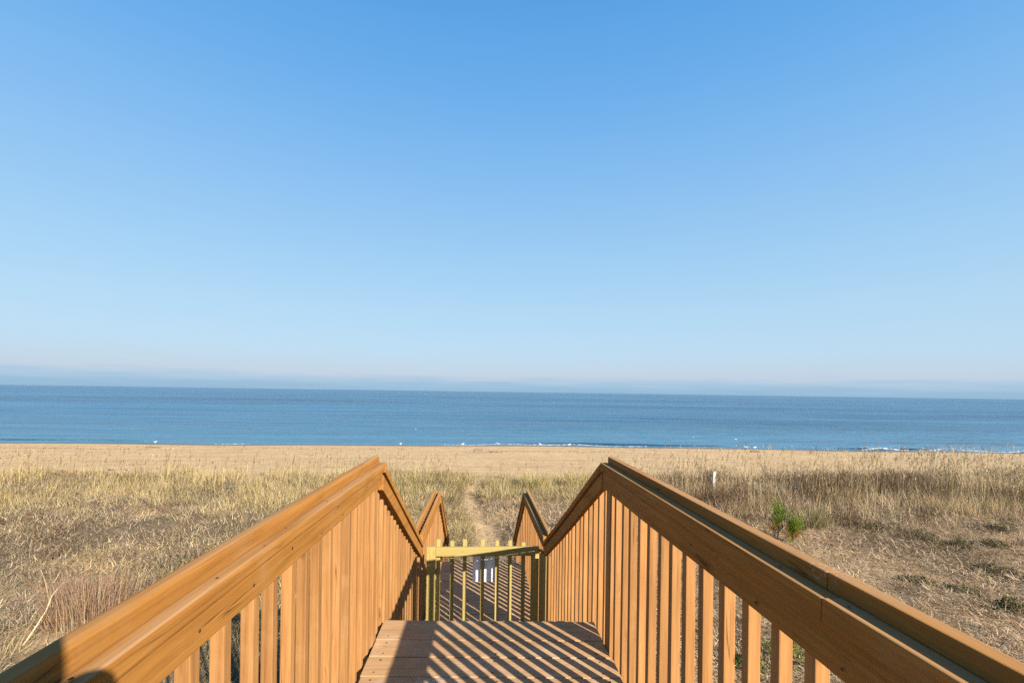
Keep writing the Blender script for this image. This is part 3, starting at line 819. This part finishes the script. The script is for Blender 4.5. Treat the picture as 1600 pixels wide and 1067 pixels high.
under(ld, -.66, .645, 4.95, 7.38, LAND, [(-.57, 7.2), (.56, 7.2), (-.57, 5.1), (.56, 5.1)])
stairs('lower_stairs', 'wooden steps from the lower landing down to the sand path', 7.42, LAND, 9.25, gz(-.1, 9.3) + .02, -.63, .60, 8)

# ------------------------------------------------------------------ gate
GY = 5.12
g = thing('gate', 'unpainted yellow-green picket gate closing the foot of the upper stairs', 'gate', (-.6, GY, LAND))
gt = EYE - 1.668
def stick(nm, p0, p1, side, up, m, par, bev=.003, seg=1, wob=0):
    b = Board(); b.add(p0, p1, side, up, bev, seg, wob); return b.build(nm, m, par)
stick('stile', (-.545, GY, LAND + .06), (-.545, GY, gt - .002), (.095, 0, 0), (0, .040, 0), M_TREAT, g)
stick('stile', (.572, GY, LAND + .06), (.572, GY, gt - .094), (.085, 0, 0), (0, .040, 0), M_TREAT, g)
stick('top_rail', (-.496, GY - .003, gt - .050), (.616, GY - .003, gt - .054), (0, .040, 0), (0, 0, .095), M_TREAT, g, .004, 6, .002)
stick('bottom_rail', (-.496, GY - .002, LAND + .13), (.528, GY - .002, LAND + .13), (0, .038, 0), (0, 0, .09), M_TREAT, g)
for k, px in enumerate((-.47, -.325, -.185, .005, .165, .305, .45)):
    top = gt + R.uniform(.045, .07) if k < 6 else gt + .03
    stick('picket', (px, GY + .040, LAND + .07), (px + R.uniform(-.004, .004), GY + .040, top), (.041, 0, 0), (0, .034, 0), M_TREAT, g)
gp = thing('gate_post', 'yellow-green square post on the right that the gate closes against', 'post', (.664, GY, LAND))
stick('shaft', (.664, GY + .01, LAND - .1), (.664, GY + .01, EYE - 1.735), (.076, 0, 0), (0, .088, 0), M_TREAT, gp, .004)
stick('cap', (.664, GY + .01, EYE - 1.733), (.664, GY + .01, EYE - 1.715), (.09, 0, 0), (0, .10, 0), M_STAIN, gp, .003)
sg = thing('sign', 'blank white board hanging on the far side of the gate pickets', 'sign', (.03, GY + .065, EYE - 2.07))
stick('board', (.03, GY + .066, EYE - 2.075), (.03, GY + .066, EYE - 1.74), (.262, 0, 0), (0, .006, 0), M_SIGN, sg, .0015)
for px in (-.06, .12):
    bb = Board(); bb.disc((px, GY + .0615, EYE - 2.04), .006, 0, 8, (0, -1, 0)); bb.build('screw', M_NAIL, sg)

# ------------------------------------------------------------------ marker post, driftwood, gulls
px, py = 9.22, 18.55
mp_ = thing('marker_post', 'weathered white square post standing among brown weeds on the right dune', 'post', (px, py, gz(px, py)))
z0 = gz(px, py)
stick('shaft', (px, py, z0 - .3), (px + .055, py, z0 + .93), (.105, 0, 0), (0, .09, 0), M_POST, mp_, .006, 4, .003)
bb = Board(); bb.disc((px + .022, py - .0475, z0 + .56), .022, 0, 8, (0, -1, 0)); bb.disc((px + .024, py - .0475, z0 + .49), .014, 0, 8, (0, -1, 0))
bb.build('bolt_hole', M_NAIL, mp_)

def log(x, y, L, r, az, label, name='driftwood', zoff=0., bend=.12):
    v, f = [], []; z = gz(x, y) + r * .6 + zoff
    n = 9
    for k in range(n):
        u = k / (n - 1) - .5
        for j in range(8):
            a = j / 8 * D2; rr = r * (1 - .9 * abs(u) ** 2.2) * (1 + .18 * math.sin(j * 2.1 + k * 1.3))
            lx, ly, lz = u * L, rr * math.cos(a) + bend * L * (.25 - u * u), rr * math.sin(a) + bend * .5 * L * (.25 - u * u)
            v.append((x + lx * math.cos(az) - ly * math.sin(az), y + lx * math.sin(az) + ly * math.cos(az), z + lz))
        if k:
            for j in range(8): f.append(((k - 1) * 8 + j, (k - 1) * 8 + (j + 1) % 8, k * 8 + (j + 1) % 8, k * 8 + j))
    f.append(tuple(range(8))[::-1]); f.append(tuple(range((n - 1) * 8, n * 8)))
    o = mesh_obj(name, v, f, M_PALE if 'bleached' in label else M_DRIFT, None, True)
    return tag(o, label, 'driftwood')
log(-.46, 40.3, .75, .10, .3, 'small dark lump of driftwood alone on the beach above the path end')
log(-15.1, 20.6, 1.0, .042, -.2, 'greyish bleached branch lying in the grass on the left dune', zoff=.36, bend=.5)
log(-27.5, 41.2, 1.2, .06, .05, 'thin dark stick on the beach near the left edge')
log(24.5, 41.5, .8, .09, -.1, 'dark driftwood piece on the beach behind the tall dry grass')

# wrack line: bits of weed washed up along the beach
b = Blades()
def wrack(n, xa, xb, yf, sp):
    x = NR.uniform(xa, xb, n); y = yf(x) + NR.normal(0, sp, n)
    b.add(np.stack([x, y, ground_z(x, y) + .01], -1), NR.uniform(.08, .3, n), NR.uniform(.02, .05, n), NR.uniform(0, D2, n), NR.uniform(1.0, 1.55, n), NR.uniform(-.2, .3, n), pal(n, [(.10, .075, .05), (.17, .12, .08), (.24, .18, .12)], [1, 1, 1], .2), 2)
wrack(260, .5, 12, lambda x: 39.6 + .15 * np.sin(x), .12)
wrack(150, -1.5, 1.5, lambda x: 38.6 + .1 * x, .25)
wrack(260, -38, -25, lambda x: 39.6 + .2 * np.sin(x * .5), .15)
wrack(140, -20, -6, lambda x: 40.8 + .2 * np.sin(x * .6), .12)
wrack(200, -48, -5, lambda x: 42.5 + .6 * np.sin(x * .2), .8)
wrack(200, 5, 50, lambda x: 42.0 + .6 * np.sin(x * .2), .8)
tag(b.build('wrack_line', M_GRASS), 'thin dark broken line of washed-up weed along the beach', 'seaweed', kind='stuff')

def gull(x, y, face, label, z=None, s=1.):
    g0 = max(gz(x, y), float(sea_z(x, y))) if z is None else z
    t = thing('gull', label, 'gull', (x, y, g0), 'gulls at the water edge')
    t.rotation_euler = (0, 0, face)
    prof = [(-.24, .135, .004), (-.17, .150, .030), (-.08, .165, .062), (.02, .170, .075), (.10, .185, .066), (.15, .215, .046), (.175, .255, .038), (.20, .285, .040), (.23, .290, .030), (.25, .286, .012)]
    v, f = [], []
    for k, (u, zc, r) in enumerate(prof):
        for j in range(10):
            a = j / 10 * D2
            v.append((u * s, r * .85 * math.cos(a) * s, (zc + r * math.sin(a)) * s))
        if k:
            for j in range(10): f.append(((k - 1) * 10 + j, (k - 1) * 10 + (j + 1) % 10, k * 10 + (j + 1) % 10, k * 10 + j))
    f.append(tuple(range(10))[::-1]); f.append(tuple(range((len(prof) - 1) * 10, len(prof) * 10)))
    mesh_obj('body', v, f, M_GULL, t, True, False)
    for sd in (-1, 1):
        w = [(.09, .055, .20), (.02, .073, .215), (-.12, .062, .19), (-.28, .012, .15), (-.10, .070, .165), (.05, .074, .17)]
        vv = [(a * s, sd * bq * s, c * s) for a, bq, c in w] + [(a * s, sd * (bq + .014) * s, c * s) for a, bq, c in w]
        ffs = [tuple(range(6)), tuple(range(11, 5, -1))] + [(k, (k + 1) % 6, 6 + (k + 1) % 6, 6 + k) for k in range(6)]
        mesh_obj('wing', vv, ffs, M_GULLWING, t, False, False)
        lv, lf = [], []
        for k, zz in enumerate((0, .12)):
            for j in range(5): lv.append((.02 * s + .006 * s * math.cos(j * D2 / 5), sd * .025 * s + .006 * s * math.sin(j * D2 / 5), zz * s))
        for j in range(5): lf.append((j, (j + 1) % 5, 5 + (j + 1) % 5, 5 + j))
        mesh_obj('leg', lv, lf, M_BEAK, t, False, False)
    bv = [(.245, .012, .29), (.245, -.012, .29), (.245, 0, .272), (.30, 0, .276)]
    mesh_obj('beak', [(a * s, bq * s, c * s) for a, bq, c in bv], [(0, 1, 3), (1, 2, 3), (2, 0, 3), (0, 2, 1)], M_BEAK, t, False, False)
for x, dy, fc, lb, s in ((-2.15, .1, .3, 'white gull at the water edge right above the sand path end', 1.1),
                      (1.5, -.1, 2.8, 'white gull at the water edge above the middle of the gate', 1.25),
                      (-8.4, .1, .2, 'white gull at the water edge just right of the left rail peak', 1.),
                      (5.9, .2, 3.0, 'white gull in the foam between the two right rail peaks', 1.1),
                      (8.8, -.2, .4, 'white gull at the water edge nearest the near right rail peak', 1.2),
                      (27.0, -.2, 2.9, 'white gull left one of a pair above the tall dry grass', 1.3),
                      (27.7, -.5, .2, 'white gull right one of a pair above the tall dry grass', 1.3),
                      (-32.0, .1, .1, 'lone white gull at the water edge far on the left', 1.1)):
    gull(x, float(shore(x)) + dy, fc, lb, None, s * .66)
def at_sea(px, py):
    u, w = px - 800, py - 612.3
    u, w = u + w * .0144, w - u * .0144
    c, s_ = math.cos(math.radians(3.33)), math.sin(math.radians(3.33))
    X, Y = u / 740 * c + s_, -u / 740 * s_ + c
    t_ = (EYE - SEA) / (w / 740)
    return X * t_, Y * t_
for q, lb in (((1083, 684), 'gull floating on the sea right of the near right rail peak'),
              ((1150, 687), 'gull floating on the sea left of the tall grass, near the shore'),
              ((649, 671), 'gull floating on the sea above the left railing peak'),
              ((1243, 659), 'gull floating far out on the sea above the young pine')):
    x, y = at_sea(*q)
    gull(x, y, R.uniform(0, 6), lb, SEA - .06, .7)

# ------------------------------------------------------------------ the photographer, whose shadow falls on the left handrail
M_SHIRT = plain('dark_blue_jacket', (.05, .07, .12), .9, noise=.15)
M_SKIN = plain('skin', (.45, .28, .20), .6, noise=.05)
M_HAIR = plain('brown_hair', (.06, .04, .025), .7, noise=.3)
M_BLACK = plain('black_camera_shell', (.02, .02, .022), .45, noise=.1)
pr = thing('person', 'person in a dark jacket holding a camera, whose shadow darkens the near left handrail', 'person', (.02, -.42, DECK))
J = {'pelvis': ((.02, -.46, DECK + .95), .15), 'waist': ((.02, -.46, DECK + 1.12), .135), 'chest': ((.02, -.45, DECK + 1.34), .155), 'neck': ((.02, -.42, DECK + 1.56), .062), 'skull': ((.02, -.36, EYE + .12), .080), 'crown': ((.02, -.35, EYE + .22), .080)}
E_ = [('pelvis', 'waist'), ('waist', 'chest'), ('chest', 'neck'), ('neck', 'skull'), ('skull', 'crown')]
for sd, nm in ((-1, 'l'), (1, 'r')):
    J.update({'sh' + nm: ((.02 + sd * .185, -.45, DECK + 1.43), .068), 'el' + nm: ((.02 + sd * .25, -.30, DECK + 1.26), .048), 'wr' + nm: ((.02 + sd * .11, -.155, EYE - .05), .032), 'pm' + nm: ((.02 + sd * .085, -.135, EYE - .01), .034),
              'hp' + nm: ((.02 + sd * .10, -.46, DECK + .90), .105), 'kn' + nm: ((.02 + sd * .12, -.45, DECK + .50), .068), 'an' + nm: ((.02 + sd * .13, -.47, DECK + .09), .045), 'to' + nm: ((.02 + sd * .15, -.30, DECK + .04), .040)})
    E_ += [('chest', 'sh' + nm), ('sh' + nm, 'el' + nm), ('el' + nm, 'wr' + nm), ('wr' + nm, 'pm' + nm), ('pelvis', 'hp' + nm), ('hp' + nm, 'kn' + nm), ('kn' + nm, 'an' + nm), ('an' + nm, 'to' + nm)]
    for q in range(4):
        k0, k1 = 'fa%s%d' % (nm, q), 'fb%s%d' % (nm, q)
        J[k0] = ((.02 + sd * (.080 - .004 * q), -.105, EYE + .028 - .02 * q), .009); J[k1] = ((.02 + sd * (.058 - .004 * q), -.085, EYE + .026 - .02 * q), .008)
        E_ += [('pm' + nm, k0), (k0, k1)]
    J['th' + nm] = ((.02 + sd * .060, -.175, EYE - .012), .010); E_ += [('pm' + nm, 'th' + nm)]
ks = list(J)
me = bpy.data.meshes.new('body')
off = Vector(pr.location)
me.from_pydata([Vector(J[k][0]) - off for k in ks], [(ks.index(a), ks.index(b)) for a, b in E_], [])
bo = link(bpy.data.objects.new('body', me)); bo.parent = pr
sk = bo.modifiers.new('skin', 'SKIN'); me.skin_vertices.new() if not me.skin_vertices else None
for k, sv in zip(ks, me.skin_vertices[0].data): sv.radius = (J[k][1], J[k][1]); sv.use_root = (k == 'pelvis')
bo.modifiers.new('smooth', 'SUBSURF').render_levels = 2
me.materials.append(M_SHIRT)
def ball(nm, c, r, m, par, cut=None):
    bm_ = bmesh.new(); bmesh.ops.create_uvsphere(bm_, u_segments=20, v_segments=14, radius=1.)
    if cut is not None: bmesh.ops.delete(bm_, geom=[v for v in bm_.verts if cut(v.co)], context='VERTS')
    me = bpy.data.meshes.new(nm); off = parent_world(par)
    for v in bm_.verts: v.co = Vector((v.co.x * r[0], v.co.y * r[1], v.co.z * r[2])) + Vector(c) - off
    bm_.to_mesh(me); bm_.free(); me.materials.append(m); o = link(bpy.data.objects.new(nm, me)); o.parent = par
    me.polygons.foreach_set('use_smooth', [True] * len(me.polygons)); return o
hd = ball('head', (.02, -.305, EYE + .215), (.080, .11, .135), M_SKIN, pr)
ball('nose', (.02, -.212, EYE + 0.200), (.014, .02, .02), M_SKIN, hd)
for sd in (-1, 1):
    ball('eye', (.02 + sd * .032, -.226, EYE + 0.225), (.012, .008, .008), M_GULL, hd)
    ball('ear', (.02 + sd * .079, -.32, EYE + 0.210), (.010, .022, .032), M_SKIN, hd)
ball('hair', (.02, -.322, EYE + 0.235), (.088, .108, .118), M_HAIR, pr, lambda c: c.z < -.1 and c.y > -.3 or c.z < .35 and c.y > .45)
cm = thing('camera', 'black camera held up by the photographer behind the view', 'camera', (.0, -.12, EYE))
stick('shell', (-.068, -.125, EYE), (.072, -.125, EYE), (0, .062, 0), (0, 0, .115), M_BLACK, cm, .01)
stick('viewfinder', (-.034, -.080, EYE + .066), (.034, -.080, EYE + .066), (0, .08, 0), (0, 0, .08), M_BLACK, cm, .034)
lens_v, lens_f = [], []
for k, (yy, rr) in enumerate(((-.094, .036), (-.06, .038), (-.022, .040))):
    for j in range(20): lens_v.append((rr * math.cos(j * D2 / 20), yy, EYE + rr * math.sin(j * D2 / 20)))
    if k:
        for j in range(20): lens_f.append(((k - 1) * 20 + j, (k - 1) * 20 + (j + 1) % 20, k * 20 + (j + 1) % 20, k * 20 + j))
lens_f.append(tuple(range(40, 60)))
mesh_obj('lens', lens_v, lens_f, M_BLACK, cm)

# ------------------------------------------------------------------ light, sky, camera
w = bpy.data.worlds.new('World'); SC.world = w; w.use_nodes = True
nt = w.node_tree; nt.nodes.clear(); L = nt.links.new
out = nt.nodes.new('ShaderNodeOutputWorld')
sky = N(nt, 'ShaderNodeTexSky', sky_type='NISHITA', sun_disc=False)
sky.sun_elevation = math.asin(SUN.z); sky.sun_rotation = math.atan2(SUN.x, SUN.y)
sky.air_density = 1.0; sky.dust_density = .6; sky.ozone_density = 1.6; sky.altitude = 0
hs = N(nt, 'ShaderNodeHueSaturation'); hs.inputs['Saturation'].default_value = 1.12; L(sky.outputs[0], hs.inputs['Color'])
bg = N(nt, 'ShaderNodeBackground'); bg.inputs[1].default_value = .073; L(hs.outputs[0], bg.inputs[0])
tc = N(nt, 'ShaderNodeTexCoord'); sp = N(nt, 'ShaderNodeSeparateXYZ'); L(tc.outputs['Generated'], sp.inputs[0])
mp = N(nt, 'ShaderNodeMapping'); mp.inputs['Scale'].default_value = (3.4, 3.4, 60); L(tc.outputs['Generated'], mp.inputs[0])
cn = N(nt, 'ShaderNodeTexNoise', i_Scale=1.9, i_Detail=6., i_Roughness=.6); L(mp.outputs[0], cn.inputs['Vector'])
el = math_n(nt, 'ADD', sp.outputs[2], math_n(nt, 'MULTIPLY', math_n(nt, 'SUBTRACT', cn.outputs[0], .5), .030))
# clear-sky gradient with a far haze bank low over the sea: bluish below, faintly pink top
def disp(*c):
    return tuple((((q / 255 + .055) / 1.055) ** 2.4) / 2 ** EXPO for q in c)
stops = [(-.01, (152, 187, 214)), (.010, (157, 192, 219)), (.021, (174, 202, 226)), (.034, (194, 210, 228)), (.050, (193, 214, 232)), (.080, (188, 218, 240)), (.16, (178, 216, 243)), (.27, (160, 206, 243)), (.40, (137, 192, 242)), (.53, (110, 177, 238)), (.65, (88, 163, 231)), (.9, (60, 125, 200))]
hcol = ramp(nt, math_n(nt, 'ADD', el, .0), [(max(0, p_), disp(*c_)) for p_, c_ in stops])
hfac = ramp(nt, el, [(0., (1, 1, 1)), (.10, (.95, .95, .95)), (.62, (.92, .92, .92)), (.85, (.2, .2, .2))])
hb = N(nt, 'ShaderNodeBackground'); hb.inputs[1].default_value = 1.; L(hcol, hb.inputs[0])
mx = N(nt, 'ShaderNodeMixShader'); L(hfac, mx.inputs[0]); L(bg.outputs[0], mx.inputs[1]); L(hb.outputs[0], mx.inputs[2]); L(mx.outputs[0], out.inputs[0])

sl = bpy.data.lights.new('sun', 'SUN'); sl.energy = 5.0; sl.angle = math.radians(.5); sl.color = (1., .93, .82)
so = link(bpy.data.objects.new('sun', sl)); so.rotation_euler = SUN.to_track_quat('Z', 'Y').to_euler(); so.location = SUN * 60

cd = bpy.data.cameras.new('camera'); cd.sensor_width = 36; cd.lens = 740 / 1600 * 36
cd.shift_y = (612.3 - 533.5) / 1600; cd.clip_start = .05; cd.clip_end = 200000
co = link(bpy.data.objects.new('camera', cd)); co.location = (0, 0, EYE)
co.rotation_euler = (math.radians(90), -.0144, -math.radians(3.33))
SC.camera = co
SC.view_settings.view_transform = 'Standard'; SC.view_settings.look = 'None'
SC.view_settings.exposure = EXPO; SC.view_settings.gamma = 1
SC.render.engine = 'CYCLES'
SC.cycles.max_bounces = 5; SC.cycles.transparent_max_bounces = 8
try: SC.cycles.use_denoising = False
except Exception: pass
